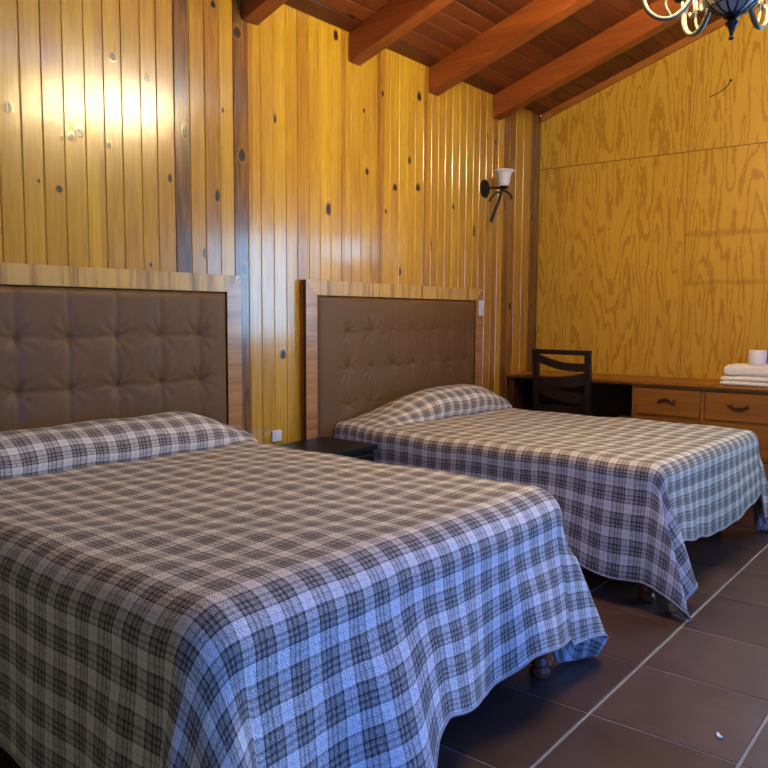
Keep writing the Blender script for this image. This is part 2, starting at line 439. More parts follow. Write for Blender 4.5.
KN = [(1.502, 2.013, 0.023, 0.026), (1.795, 1.974, 0.027, 0.024), (1.763, 1.948, 0.027, 0.016), (1.718, 1.939, 0.011, 0.01), (1.96, 2.319, 0.019, 0.021), (2.127, 2.267, 0.018, 0.026), (1.701, 1.733, 0.022, 0.02), (1.616, 1.755, 0.008, 0.012), (2.242, 1.851, 0.017, 0.027), (2.333, 2.072, 0.023, 0.041), (2.557, 2.219, 0.012, 0.017), (2.506, 2.7, 0.021, 0.023), (2.653, 2.61, 0.036, 0.038), (2.677, 2.022, 0.033, 0.044), (2.686, 1.455, 0.034, 0.04), (2.518, 1.803, 0.022, 0.038), (2.437, 1.52, 0.018, 0.033), (2.13, 1.451, 0.011, 0.013), (2.898, 2.245, 0.025, 0.031), (1.932, 1.945, 0.014, 0.017), (3.377, 2.794, 0.025, 0.038), (3.801, 2.57, 0.019, 0.024), (4.179, 2.633, 0.033, 0.037), (3.626, 2.433, 0.014, 0.017), (3.656, 2.084, 0.023, 0.026), (3.93, 2.025, 0.031, 0.028), (4.174, 2.056, 0.033, 0.032), (3.318, 1.824, 0.034, 0.045), (3.838, 1.869, 0.015, 0.018), (3.337, 2.121, 0.013, 0.011), (4.079, 2.214, 0.021, 0.031), (4.591, 1.98, 0.019, 0.027), (4.323, 1.694, 0.023, 0.053), (3.985, 1.505, 0.021, 0.032), (5.359, 2.027, 0.036, 0.053), (5.737, 2.013, 0.036, 0.063), (4.864, 1.833, 0.027, 0.057), (5.148, 2.512, 0.022, 0.029), (5.019, 2.532, 0.021, 0.028), (2.953, 1.013, 0.03, 0.032), (5.405, 1.301, 0.036, 0.047), (5.765, 1.296, 0.035, 0.049)] + [(0.5, 1.7, .02, .03), (0.95, 2.1, .02, .03), (-0.3, 1.5, .02, .03), (1.2, 1.9, .02, .03)]
bm = boards('wall_back', edges, tones, -0.01, lambda x: CZ + 0.02, lambda x, d, z: (x, YW - d, z), knots=KN, tilt=0.012)
for f in bm.faces: f.normal_update()
bmesh.ops.recalc_face_normals(bm, faces=bm.faces)
for f in bm.faces:
    if f.normal.y > 0.3: f.normal_flip()
struct('wall_back', bm, M['plank'])

# ceiling: boards running along X, stepping up the slope
def ceiling():
    bm = new_bm()
    L1 = (YW - YRIDGE) / math.cos(math.atan(CS)); L2 = (YRIDGE - YF) / math.cos(math.atan(CS))
    w = 0.105
    n = int((L1 + L2) / w) + 1
    ed = [i * w for i in range(n)] + [L1 + L2]
    tn = [random.choice([0.38, 0.5, 0.6, 0.68, 0.3, 0.55]) for _ in ed[1:]]
    ca, sa = math.cos(math.atan(CS)), math.sin(math.atan(CS))
    def place(s, d, x):
        if s <= L1: return (x, YW - s * ca - d * sa, CZ + s * sa - d * ca)
        q = s - L1
        return (x, YRIDGE - q * ca, CZ + L1 * sa - q * sa - d * ca)
    kn = [(random.uniform(0.1, 3.2), random.uniform(2.5, 5.8), .016, .026) for _ in range(16)]
    kn += [(0.42, 4.05, .026, .04), (0.62, 4.75, .03, .06), (0.30, 4.62, .026, .05), (0.42, 5.72, .03, .05), (0.11, 3.38, .026, .04)]
    bm = boards('ceiling', ed, tn, XL, lambda s: XR, place, groove=0.006, depth=0.007, tilt=0.0, knots=kn)
    bmesh.ops.recalc_face_normals(bm, faces=bm.faces)
    for f in bm.faces:
        f.normal_update()
        if f.normal.z > 0.3: f.normal_flip()
    return bm
struct('ceiling', ceiling(), M['ceil'])

# ceiling beams
BW = 0.105
for xc in (1.13, 1.935, 2.735, 3.536, 4.332, 5.143):
    bm = new_bm()
    ca, sa = math.cos(math.atan(CS)), math.sin(math.atan(CS))
    y0, y1 = YW - 0.001, YRIDGE
    drop = 0.163
    pts = [(xc - BW / 2, y0, CZ + 0.001), (xc - BW / 2, y0, CZ - drop), (xc - BW / 2, y1, ceil_z(y1) - drop), (xc - BW / 2, y1, ceil_z(y1) + 0.001)]
    fs = prism(bm, pts, (BW, 0, 0))
    bmesh.ops.bevel(bm, geom=[e for e in bm.edges], offset=0.005, segments=2, affect='EDGES')
    o = struct('ceiling_beam', bm, M['beam'])
bm = new_bm()
prism(bm, [(XR - 0.022, YW - 0.01, CZ - 0.05), (XR - 0.022, YW - 0.01, CZ + 0.01), (XR - 0.022, YRIDGE, ceil_z(YRIDGE) + 0.01), (XR - 0.022, YRIDGE, ceil_z(YRIDGE) - 0.05)], (0.03, 0, 0))
struct('trim_1', bm, M['trim'])

# plywood wall with its two windows (both beyond the right edge of the photograph)
def wall_x(name, X0, X1, ys, holes, m):
    bm = new_bm()
    for a, b in zip(ys[:-1], ys[1:]):       # a > b
        hs = [h for h in holes if h[0] >= a - 1e-6 and h[1] <= b + 1e-6]
        def piece(z0a, z0b, z1a, z1b):
            prism(bm, [(X0, a, z0a), (X0, b, z0b), (X0, b, z1b), (X0, a, z1a)], (X1 - X0, 0, 0))
        if hs:
            _, _, h0, h1 = hs[0]
            if h0 > 0.01: piece(-0.02, -0.02, h0, h0)
            piece(h1, h1, ceil_z(a), ceil_z(b))
        else: piece(-0.02, -0.02, ceil_z(a), ceil_z(b))
    return struct(name, bm, m)
WIN_A = (0.25, -1.05, 0.95, 2.15)
WIN_B = (1.20, 0.66, 1.74, 2.0)
wall_x('wall_right', XR, XR + 0.12, [YW + 0.1, 1.20, 0.66, 0.25, YRIDGE, -1.05, YF], [(0.25, YRIDGE, 0.95, 2.15), (YRIDGE, -1.05, 0.95, 2.15), WIN_B], M['ply'])
wall_x('wall_left', XL - 0.12, XL, [YW + 0.1, YRIDGE, YF], [], M['side_wall'])
# front wall with the open door
DOOR = (1.05, 2.25, 0.0, 2.10)
bm = new_bm()
for a, b, z0, z1 in ((XL, DOOR[0], -0.02, 3.6), (DOOR[0], DOOR[1], DOOR[3], 3.6), (DOOR[1], XR, -0.02, 3.6)):
    box(bm, a, b, YF - 0.12, YF, z0, z1)
struct('wall_front', bm, M['dim_wall'])
def winframe(name, y0, y1, z0, z1, n):
    bm = new_bm(); t = 0.035
    box(bm, XR + 0.02, XR + 0.07, y0, y1, z0, z0 + t); box(bm, XR + 0.02, XR + 0.07, y0, y1, z1 - t, z1)
    for k in range(n + 1):
        y = y0 + (y1 - y0 - t) * k / n
        box(bm, XR + 0.02, XR + 0.07, y, y + t, z0 + t, z1 - t)
    struct(name, bm, M['trim'])
winframe('window_1', WIN_A[1], WIN_A[0], WIN_A[2], WIN_A[3], 3)
winframe('window_2', WIN_B[1], WIN_B[0], WIN_B[2], WIN_B[3], 1)
bm = new_bm(); t = 0.06
box(bm, DOOR[0], DOOR[0] + t, YF - 0.1, YF - 0.02, 0, DOOR[3]); box(bm, DOOR[1] - t, DOOR[1], YF - 0.1, YF - 0.02, 0, DOOR[3])
box(bm, DOOR[0] + t, DOOR[1] - t, YF - 0.1, YF - 0.02, DOOR[3] - t, DOOR[3])
struct('door_1', bm, M['trim'])

# floor: tiles with sunk grout
def floor():
    bm = new_bm(); cl = bm.loops.layers.float_color.new('board')
    T, gx, gy = 0.4385, 0.004, 0.0065
    xa, ya = 2.2235, 0.9465
    i0, i1 = int((XL - xa) / T) - 1, int((XR - xa) / T) + 1
    j0, j1 = int((YF - ya) / T) - 1, int((YW - ya) / T) + 1
    c = 0.003
    for i in range(i0, i1):
        for j in range(j0, j1):
            x0, x1 = max(xa + i * T + gx / 2, XL), min(xa + (i + 1) * T - gx / 2, XR)
            y0, y1 = max(ya + j * T + gy / 2, YF - 0.1), min(ya + (j + 1) * T - gy / 2, YW)
            if x1 - x0 < 0.02 or y1 - y0 < 0.02: continue
            tx, ty = random.uniform(-.0012, .0012), random.uniform(-.0012, .0012)
            top = [bm.verts.new((x, y, -0.001 + tx * (x - x0) * 2 + ty * (y - y0) * 2)) for x, y in ((x0 + c, y0 + c), (x1 - c, y0 + c), (x1 - c, y1 - c), (x0 + c, y1 - c))]
            low = [bm.verts.new((x, y, -0.005)) for x, y in ((x0, y0), (x1, y0), (x1, y1), (x0, y1))]
            fs = [bm.faces.new(top)] + [bm.faces.new((low[k], low[(k + 1) % 4], top[(k + 1) % 4], top[k])) for k in range(4)]
            r1, r2 = random.random(), random.random()
            for f in fs:
                for l in f.loops: l[cl] = (r1, r2, 0, 1)
    vs = [bm.verts.new(p) for p in ((XL, YF - 0.1, -0.0035), (XR, YF - 0.1, -0.0035), (XR, YW, -0.0035), (XL, YW, -0.0035))]
    f = bm.faces.new(vs); f.material_index = 1
    return bm
struct('floor', floor(), [M['tile'], M['grout']])

# ------------------------------------------------------------------ beds
HBY = 3.004          # front plane of headboard frames
HBZ = 1.4225
def headboard(root, xa, xb, cols, rows, seams):
    """frame pieces in one mesh (three veneers), padded panel under it"""
    y0, y1, p, r = HBY, YW - 0.004, 0.090, 0.082
    bm = new_bm()
    def piece(pts, d, mi):
        for f in prism(bm, pts, d): f.material_index = mi
    yf = y0; dpt = 0.024
    # mitred top rail and posts
    piece([(xa, yf, HBZ), (xb, yf, HBZ), (xb - p, yf, HBZ - r), (xa + p, yf, HBZ - r)], (0, dpt, 0), 0)
    piece([(xa, yf, HBZ), (xa + p, yf, HBZ - r), (xa + p, yf, 0.02), (xa, yf, 0.02)], (0, dpt, 0), 1)
    piece([(xb, yf, HBZ), (xb, yf, 0.02), (xb - p, yf, 0.02), (xb - p, yf, HBZ - r)], (0, dpt, 0), 1)
    piece([(xa, yf + dpt, 0.02), (xb, yf + dpt, 0.02), (xb, yf + dpt, HBZ), (xa, yf + dpt, HBZ)], (0, y1 - yf - dpt, 0), 2)
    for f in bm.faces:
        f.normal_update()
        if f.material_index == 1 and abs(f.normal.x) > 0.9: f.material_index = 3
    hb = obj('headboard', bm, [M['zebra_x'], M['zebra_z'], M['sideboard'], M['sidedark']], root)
    # padded panel
    xs0, xs1, zs0, zs1 = xa + p + 0.002, xb - p - 0.002, 0.42, HBZ - r - 0.002
    nx, nz = 170, 96
    bm = new_bm(); vs = []
    for j in range(nz + 1):
        row = []
        for i in range(nx + 1):
            X = xs0 + (xs1 - xs0) * i / nx; Z = zs0 + (zs1 - zs0) * j / nz
            ed = min(X - xs0, xs1 - X, zs1 - Z)
            d = 0.024 * (1 - math.exp(-ed / 0.009))
            kx = min(cols, key=lambda c: abs(c - X)); kz = min(rows, key=lambda c: abs(c - Z))
            rr = math.hypot(X - kx, (Z - kz))
            d -= 0.009 * math.exp(-(rr / 0.014) ** 2) + 0.007 * math.exp(-(rr / 0.045) ** 2)
            inx = cols[0] - 0.02 < X < cols[-1] + 0.02
            sv = math.exp(-((X - kx) / 0.006) ** 2); sh = math.exp(-((Z - kz) / 0.006) ** 2)
            vx = math.exp(-((X - kx) / 0.035) ** 2); vz = math.exp(-((Z - kz) / 0.035) ** 2)
            d -= seams[0] * (0.0042 * sv + 0.003 * vx) + seams[1] * (0.0022 * sh + 0.003 * vz) * (1.0 if inx else 0.3)
            # pulled creases fanning from the tufts
            an = math.atan2(Z - kz, X - kx)
            d += 0.0022 * math.sin(an * 9 + kx * 40 + kz * 23) * math.exp(-((rr - 0.05) / 0.04) ** 2)
            row.append(bm.verts.new((X, HBY + 0.0165 - d, Z)))
        vs.append(row)
    for j in range(nz):
        for i in range(nx): bm.faces.new((vs[j][i], vs[j][i + 1], vs[j + 1][i + 1], vs[j + 1][i]))
    rim = [vs[0][i] for i in range(nx + 1)] + [vs[j][nx] for j in range(1, nz + 1)] + [vs[nz][i] for i in range(nx - 1, -1, -1)] + [vs[j][0] for j in range(nz - 1, 0, -1)]
    bk = [bm.verts.new((v.co.x, HBY + 0.0235, v.co.z)) for v in rim]
    for k in range(len(rim)): bm.faces.new((rim[k], bk[k], bk[(k + 1) % len(rim)], rim[(k + 1) % len(rim)]))
    o = obj('padded_panel', bm, M['leather'], hb, smooth=True)
    o['label'] = 'tufted brown leatherette panel'
    return hb

def leg(root, x, y, htop, spin):
    bm = new_bm()
    box(bm, x - 0.036, x + 0.036, y - 0.036, y + 0.036, htop - 0.07, htop, 0.004)
    lathe(bm, [(0.030, htop - 0.07), (0.026, htop - 0.085), (0.034, htop - 0.10), (0.036, htop - 0.12), (0.030, 0.09), (0.026, 0.07), (0.033, 0.058), (0.034, 0.045), (0.027, 0.035), (0.036, 0.022), (0.036, 0.008), (0.030, 0.0)], (x, y, 0), 24)
    spin(bm); obj('leg', bm, M['bedwood'], root, smooth=True, angle=0.6)

def make_bed(x0, x1, yf, zt, hx0, hx1, cols, seams, label, inset=(0.045, 0.045), turn=0.0):
    root = thing('bed', label, 'bed', ((x0 + x1) / 2, (yf + HBY) / 2, 0))
    headboard(root, hx0, hx1, cols, [1.131, 0.917, 0.703, 0.49], seams)
    i = 0.03
    zb = 0.30
    def spin(b):
        if turn: bmesh.ops.rotate(b, verts=b.verts, cent=((x0 + x1) / 2, yf, 0), matrix=Matrix.Rotation(-turn, 3, 'Z'))
    bm = new_bm()
    xa, xb, ya, yb = x0 + i, x1 - i, yf + i, HBY - 0.008 - turn * 0.75
    # foot and side rails with scalloped aprons next to the legs
    def apron(p0, p1, t):
        p0, p1 = Vector(p0), Vector(p1); d = (p1 - p0); L = d.length; d.normalize()
        prof = [(0, zb + 0.08), (0, zb - 0.10)]
        for q in (0.02, 0.04, 0.06, 0.09, 0.12, 0.15): prof.append((0.07 + q, zb - 0.10 + 0.085 * math.sin(min(1, q / 0.15) * PI / 2)))
        for q in (0.15, 0.12, 0.09, 0.06, 0.04, 0.02): prof.append((L - 0.07 - q, zb - 0.10 + 0.085 * math.sin(min(1, q / 0.15) * PI / 2)))
        prof += [(L, zb - 0.10), (L, zb + 0.08)]
        prism(bm, [(p0.x + d.x * s, p0.y + d.y * s, z) for s, z in prof], t)
    apron((xa, ya, 0), (xb, ya, 0), (0, 0.028, 0))
    apron((xa, ya + 0.03, 0), (xa, yb, 0), (0.028, 0, 0))
    apron((xb - 0.028, ya + 0.03, 0), (xb - 0.028, yb, 0), (0.028, 0, 0))
    box(bm, xa + 0.03, xb - 0.03, ya + 0.03, yb, zb - 0.01, zb + 0.08)
    spin(bm); obj('base', bm, M['bedwood'], root)
    for lx, k in ((xa + 0.045, inset[0]), (xb - 0.045, inset[1])):
        for ly in (ya + k, yb - 0.10): leg(root, lx, ly, zb - 0.012, spin)
    bm = new_bm(); box(bm, x0 + 0.024, x1 - 0.024, yf + 0.024, HBY - 0.008 - turn * 0.75, zb + 0.081, zt - 0.026, 0.075, 4); spin(bm)
    obj('mattress', bm, M['matt'], root, smooth=True, angle=0.9)
    return root

TURN1, TURN2 = math.radians(0.8), math.radians(2.1)
bed1 = make_bed(0.88, 2.43, 1.12, 0.66, 0.786, 2.622, [0.811 + 0.2212 * k for k in range(1, 8)], (1.0, 1.0),
                'wooden bed with wide seamed brown leatherette headboard, nearest the camera, at left', turn=TURN1)
bed2 = make_bed(3.222, 4.655, 1.055, 0.61, 3.085, 4.921, [3.429 + 0.2125 * k for k in range(7)], (0.15, 0.6),
                'wooden bed with button-tufted brown headboard, farther one beside the desk and chair', (0.05, 0.17), TURN2)

# ------------------------------------------------------------------ bedspreads
def lerp_pts(ctrl, phi):
    if phi <= ctrl[0][0]: return Vector(ctrl[0][1:])
    for i in range(len(ctrl) - 1):
        a, b = ctrl[i], ctrl[i + 1]
        if phi <= b[0]:
            t = (phi - a[0]) / (b[0] - a[0])
            pa = Vector(ctrl[max(i - 1, 0)][1:]); pb = Vector(a[1:]); pc = Vector(b[1:]); pd = Vector(ctrl[min(i + 2, len(ctrl) - 1)][1:])
            return 0.5 * ((2 * pb) + (-pa + pc) * t + (2 * pa - 5 * pb + 4 * pc - pd) * t * t + (-pa + 3 * pb - 3 * pc + pd) * t ** 3)
    return Vector(ctrl[-1][1:])

def bedspread(x0, x1, yf, zt, hang, R, left, right, side_wave, foot_wave, pillow, phase, label, hemvar, turn=0.0):
    """left/right: corner folds as (phi, out_side, out_foot); waves give outward lean along an edge"""
    ix0, ix1, iy0 = x0 + R, x1 - R, yf + R
    W, T = ix1 - ix0, HBY - 0.014 - turn * 0.75 - iy0
    arc = R * PI / 2
    A = arc + hang                       # overhang measured on the cloth
    step = 0.0165
    def axis(lo, hi): n = int(round((hi - lo) / step)); return [lo + (hi - lo) * k / n for k in range(n + 1)]
    # pillow profile along t measured back from the headboard
    PL = [(0.000, 0.0, 0.0), (0.02, -0.010, 0.004), (0.06, -0.022, 0.045), (0.11, -0.012, 0.092), (0.17, 0.03, 0.133), (0.24, 0.09, 0.158), (0.31, 0.16, 0.165), (0.38, 0.228, 0.152), (0.45, 0.29, 0.118), (0.50, 0.325, 0.085)]
    Lp, depth_p = PL[-1][0], PL[-1][1]
    Tc = T - depth_p                     # flat length before the pillow crease
    ts = axis(-A, 0) + axis(0, Tc)[1:] + [Tc + q for q in axis(0, Lp)[1:]]
    ss = axis(-A, 0) + axis(0, W)[1:] + [W + q for q in axis(0, A)[1:]]
    def top(s, t):
        X = ix0 + s
        soft = 0.006 * math.sin(X * 5.3 + phase) * math.sin(t * 4.1 + phase * 2) + 0.003 * math.sin(X * 17 + t * 13 + phase)
        if t <= Tc:
            return X, iy0 + t, zt + soft * min(1, max(0, t) / 0.2 + 0.3)
        q = t - Tc
        for a, b in zip(PL[:-1], PL[1:]):
            if q <= b[0] + 1e-9:
                f = (q - a[0]) / (b[0] - a[0]); f = min(max(f, 0), 1)
                dy, dz = a[1] + (b[1] - a[1]) * f, a[2] + (b[2] - a[2]) * f
                break
        k = pillow(X)
        lin = depth_p * q / Lp
        return X, iy0 + Tc + lin + (dy - lin) * k, zt + soft + dz * k
    rows = []
    uvs = {}
    bm = new_bm(); uvl = bm.loops.layers.uv.new('UVMap')
    for t in ts:
        row = []
        for s in ss:
            a = -s if s < 0 else (s - W if s > W else 0.0); sgn = -1 if s < 0 else 1
            b = -t if t < 0 else 0.0
            X, Y, Z = top(min(max(s, 0), W), max(t, 0))
            if a > 0 or b > 0:
                if b == 0: phi, rho = 0.0, a
                elif a == 0: phi, rho = 90.0, b
                else:
                    phi = math.degrees(math.atan2(b, a)); rho = math.hypot(a, b)
                    # round the cloth corner slightly
                    mx = A / max(math.cos(math.radians(phi)), math.sin(math.radians(phi)))
                    lim = A * 1.40
                    if mx > lim: rho *= 1 - (1 - lim / mx) * (rho / mx) ** 2
                cp, sp = math.cos(math.radians(phi)), math.sin(math.radians(phi))
                ctrl = left if sgn < 0 else right
                lean = lerp_pts(ctrl, phi) if (a > 0 and b > 0) else None
                edge_w = 1.0
                if lean is None:
                    if b == 0:
                        w = side_wave(max(t, 0), sgn); c0 = Vector(ctrl[0][1:]); f = min(1, max(t, 0) / 0.25); f = f * f * (3 - 2 * f)
                        lean = Vector((c0.x * (1 - f) + w * f, c0.y * (1 - f)))
                    else:
                        w = foot_wave(ix0 + s)
                        dl = min(1, s / 0.22); dr = min(1, (W - s) / 0.22); dl = dl * dl * (3 - 2 * dl); dr = dr * dr * (3 - 2 * dr)
                        lean = Vector((-left[-1][1] * (1 - dl) + right[-1][1] * (1 - dr), w * dl * dr + left[-1][2] * (1 - dl) + right[-1][2] * (1 - dr)))
                        lean.x *= -1 if False else 1
                        edge_w = 1.0
                if rho <= arc:
                    th = rho / R
                    o_, dz = R * math.sin(th), -R * (1 - math.cos(th)); h = 0.0
                else:
                    o_, dz, h = R, -R, rho - arc
                if a > 0 and b > 0 and sgn > 0: h *= 1 + 0.06 * math.sin(2 * math.radians(phi)) ** 2 + 0.22 * math.exp(-((phi - 43) / 9) ** 2)
                h *= 1 + hemvar(X if b > 0 and a == 0 else Y, b > 0 and a == 0)
                lx, ly = lean.x, lean.y
                ln = math.sqrt(1 + lx * lx + ly * ly)
                g = h / ln * (min(1, h / 0.16) ** 0.7 if h > 0 else 0)      # lean builds up below the edge
                hz = h - (h - math.sqrt(max(h * h - (g * g) * (lx * lx + ly * ly), 0)))
                if a > 0 or b == 0:
                    sx = sgn * (cp * o_ + lx * g)
                else:
                    sx = lx * g
                if a == 0: sx = lx * g
                X += sx; Y -= sp * o_ + ly * g; Z += dz - hz
                if Z < 0.012: Z = 0.012 + 0.001 * math.sin(s * 50)
            v = bm.verts.new((X, Y, Z)); uvs[v] = (s + phase * 0.013, t)
            row.append(v)
        rows.append(row)
    for j in range(len(rows) - 1):
        for i in range(len(ss) - 1):
            f = bm.faces.new((rows[j][i], rows[j][i + 1], rows[j + 1][i + 1], rows[j + 1][i]))
            for l in f.loops: l[uvl].uv = uvs[l.vert]
    bmesh.ops.smooth_vert(bm, verts=[v for v in bm.verts if not v.is_boundary], factor=0.5, use_axis_x=True, use_axis_y=True, use_axis_z=True)
    for f in bm.faces:
        f.normal_update()
    if turn: bmesh.ops.rotate(bm, verts=bm.verts, cent=((x0 + x1) / 2, yf, 0), matrix=Matrix.Rotation(-turn, 3, 'Z'))
    hemline = [rows[j][0].co.copy() for j in range(len(rows) - 1, -1, -1)] + [v.co.copy() for v in rows[0][1:-1]] + [rows[j][-1].co.copy() for j in range(len(rows))]
    c = ((x0 + x1) / 2, (yf + HBY) / 2, zt)
    o = obj('bedspread', bm, M['plaid'], None, smooth=True, origin=c)
    md = o.modifiers.new('thickness', 'SOLIDIFY'); md.thickness = 0.005; md.offset = -1
    tag(o, label, 'bedspread')
    bm = new_bm(); tube(bm, hemline, 0.0042, 6)
    obj('hem_binding', bm, M['hem'], o, smooth=True)['label'] = 'pale bound edge'
    return o

# nearer bed
def pil1(X):
    a = min(1, max(0, (2.50 - X) / 0.46)); b = min(1, max(0, (X - 0.90) / 0.25))
    return (a * a * (3 - 2 * a)) ** 0.8 * b * (0.86 + 0.05 * math.sin(X * 4))
def sw1(t, sg): return 0.06 + 0.035 * math.sin(t * 6.5 + 1) + 0.02 * math.sin(t * 15)
def fw1(X): return 0.17 + 0.10 * math.sin((X - 1.48) * 8.0 + PI / 2) + 0.03 * math.sin(X * 19)
def hv1(p, foot):
    if foot: return float(np.interp(p, [1.0, 1.2, 1.38, 1.46, 1.52, 1.6, 1.72, 1.85, 2.05, 2.3], [.16, .16, .14, .10, -.04, -.10, -.06, .02, -.12, -.02])) + 0.015 * math.sin(p * 23)
    return 0.02 * math.sin(p * 4) + 0.07
bedspread(0.88, 2.43, 1.12, 0.66, 0.39, 0.11,
          [(0, .07, 0), (16, .20, .05), (30, .13, .12), (48, .17, .26), (66, .10, .36), (78, .02, .24), (90, 0, .14)],
          [(0, .10, 0), (25, .07, -.03), (38, .14, -.02), (46, .24, .01), (54, .40, .06), (60, .50, .15), (67, .42, .17), (78, .22, .14), (90, 0.04, .12)],
          sw1, fw1, pil1, 0.6, 'brown and cream plaid bedspread on the nearest bed, blue daylight on its foot', hv1, TURN1)
# farther bed
def pil2(X):
    a = min(1, max(0, (4.93 - X) / 0.70)); b = min(1, max(0, (X - 3.20) / 0.74))
    a = a * a * (3 - 2 * a); b = b * b * (3 - 2 * b)
    return 1.05 * a * b
def sw2(t, sg): return (0.07 if t > 1.60 else 0.0) + 0.10 * max(0.0, 1 - t / 1.5) + 0.02 + 0.02 * math.sin(t * 7)
def fw2(X): return 0.07 + 0.035 * math.sin(X * 6 + 0.5) + 0.012 * math.sin(X * 17 + 2 * math.sin(X * 3))
def hv2(p, foot):
    if foot: return 0.10 * math.sin((p - 3.6) * 4.2) - 0.14 + 0.012 * math.sin(p * 27)
    f = min(1, max(0, (1.62 - p) / 0.42)); return 0.05 * math.sin(p * 5.0 + 0.6) - 0.03 + 0.20 * f * f * (3 - 2 * f)
bedspread(3.222, 4.655, 1.055, 0.61, 0.375, 0.06,
          [(0, .11, 0), (18, .14, .15), (31, .16, .30), (37, .13, .33), (45, .05, .14), (53, -.01, .11), (63, -.08, .22), (69, -.17, .27), (73, -.22, .22), (82, -.14, .09), (90, -.03, .07)],
          [(0, .36, 0), (22, .30, -.03), (38, .26, .0), (50, .32, .04), (62, .46, .10), (70, .42, .12), (80, .26, .10), (90, 0.10, .08)],
          sw2, fw2, pil2, 3.1, 'brown and cream plaid bedspread on the farther bed next to the desk', hv2, TURN2)

# ------------------------------------------------------------------ nightstand
def nightstand():
    x0, x1, y0, y1, zt = 2.64, 3.155, 2.55, 2.935, 0.556
    r = thing('nightstand', 'black low nightstand between the two beds', 'nightstand', ((x0 + x1) / 2, (y0 + y1) / 2, 0))
    bm = new_bm(); box(bm, x0, x1, y0, y1, zt - 0.028, zt, 0.003); obj('top', bm, M['espresso'], r)
    bm = new_bm(); box(bm, x0 + 0.015, x1 - 0.015, y0 + 0.015, y1 - 0.005, 0.10, zt - 0.029, 0.003); obj('body', bm, M['espresso'], r)
    for z0 in (0.115, 0.32):
        bm = new_bm(); box(bm, x0 + 0.03, x1 - 0.03, y0 - 0.003, y0 + 0.014, z0, z0 + 0.19, 0.004); d = obj('drawer', bm, M['espresso'], r)
        bm = new_bm(); lathe(bm, [(0.006, 0.0), (0.006, 0.012), (0.014, 0.016), (0.014, 0.024), (0.008, 0.028)], ((x0 + x1) / 2, y0 - 0.003, z0 + 0.10), 16, 'Y'); obj('knob', bm, M['iron'], d, smooth=True)
    for lx in (x0 + 0.04, x1 - 0.04):
        for ly in (y0 + 0.04, y1 - 0.04):
            bm = new_bm(); box(bm, lx - 0.02, lx + 0.02, ly - 0.02, ly + 0.02, 0, 0.10, 0.002); obj('leg', bm, M['espresso'], r)
nightstand()

# outlet and switch
r = thing('wall_outlet', 'small white wall outlet on pine boards just above the nightstand', 'outlet', (2.895, YW, 0.575))
bm = new_bm(); box(bm, 2.862, 2.930, YW - 0.012, YW + 0.002, 0.55, 0.608, 0.003); obj('plate', bm, M['white_plastic'], r)
for z in (0.579,):
    bm = new_bm(); box(bm, 2.882, 2.910, YW - 0.015, YW - 0.012, z - 0.013, z + 0.013, 0.001); obj('socket', bm, M['white_plastic'], r)
r = thing('light_switch', 'white switch plate on right post of the farther headboard', 'switch', (4.897, HBY, 1.283))
bm = new_bm(); box(bm, 4.868, 4.925, HBY - 0.010, HBY, 1.231, 1.340, 0.003); obj('plate', bm, M['white_plastic'], r)
bm = new_bm(); box(bm, 4.886, 4.907, HBY - 0.015, HBY - 0.010, 1.262, 1.302, 0.002); obj('rocker', bm, M['white_plastic'], r)

# ------------------------------------------------------------------ desk
def desk():
    X0, X1, ya, yb = 5.345, XR - 0.004, 3.035, 0.60
    r = thing('desk', 'long brown wooden desk with drawers along the plywood wall', 'desk', ((X0 + X1) / 2, (ya + yb) / 2, 0))
    bm = new_bm()
    box(bm, X0, X1, yb, ya, 0.762, 0.783, 0.005); box(bm, X0 + 0.010, X1, yb + 0.01, ya, 0.7525, 0.7615, 0.002)
    obj('desktop', bm, M['desk'], r)
    bm = new_bm(); xf = X0 + 0.035
    ys = [2.030, 1.562, 1.095, 0.627]
    box(bm, xf + 0.02, X1, ys[-1], ys[0], 0.06, 0.752)                       # drawer case
    for y in ys: box(bm, xf, xf + 0.022, y - 0.013 if y != ys[0] else y - 0.018, y + 0.013 if y != ys[-1] else y + 0.018, 0.06, 0.752, 0.002)
    for z in (0.06, 0.290, 0.532, 0.737):
        box(bm, xf + 0.003, xf + 0.021, ys[-1], ys[0], z, z + 0.0145, 0.002)
    obj('case', bm, M['desk'], r)
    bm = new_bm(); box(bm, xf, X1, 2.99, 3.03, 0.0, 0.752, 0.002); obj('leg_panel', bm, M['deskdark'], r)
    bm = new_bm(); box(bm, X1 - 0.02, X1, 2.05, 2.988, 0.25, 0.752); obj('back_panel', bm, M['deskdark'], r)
    for c in range(3):
        y1, y0 = ys[c] - 0.014, ys[c + 1] + 0.014
        for z0, z1 in ((0.546, 0.739), (0.303, 0.533), (0.073, 0.291)):
            bm = new_bm(); box(bm, xf - 0.006, xf + 0.018, y0 + 0.003, y1 - 0.003, z0 + 0.003, z1 - 0.003, 0.005); d = obj('drawer', bm, M['desk'], r)
            ym, zm = (y0 + y1) / 2, (z0 + z1) / 2 + 0.01
            bm = new_bm()
            for q in (-0.048, 0.048): lathe(bm, [(0.012, 0), (0.012, 0.003), (0.005, 0.006), (0.005, 0.02)], (xf - 0.006, ym + q, zm), 12, 'X')
            for v in bm.verts: v.co.x = xf - 0.006 - (v.co.x - (xf - 0.006))
            if (c, z0) == (0, 0.546): hp = [(0, .062, -.012), (0, .048, -.004), (0, .02, .012), (0, 0, .016), (0, -.02, .010), (0, -.048, -.006), (0, -.066, -.016)]
            else: hp = [(0, .07, .004), (0, .048, 0), (0, .022, -.012), (0, 0, -.010), (0, -.022, -.012), (0, -.048, 0), (0, -.07, .004)]
            tube(bm, spline([(xf - 0.024, ym + b, zm + z) for _, b, z in hp], 5), [0.0035 + 0.004 * math.sin(PI * k / 30) for k in range(31)], 8)
            bmesh.ops.recalc_face_normals(bm, faces=bm.faces)
            obj('handle', bm, M['bronze'], d, smooth=True)
desk()

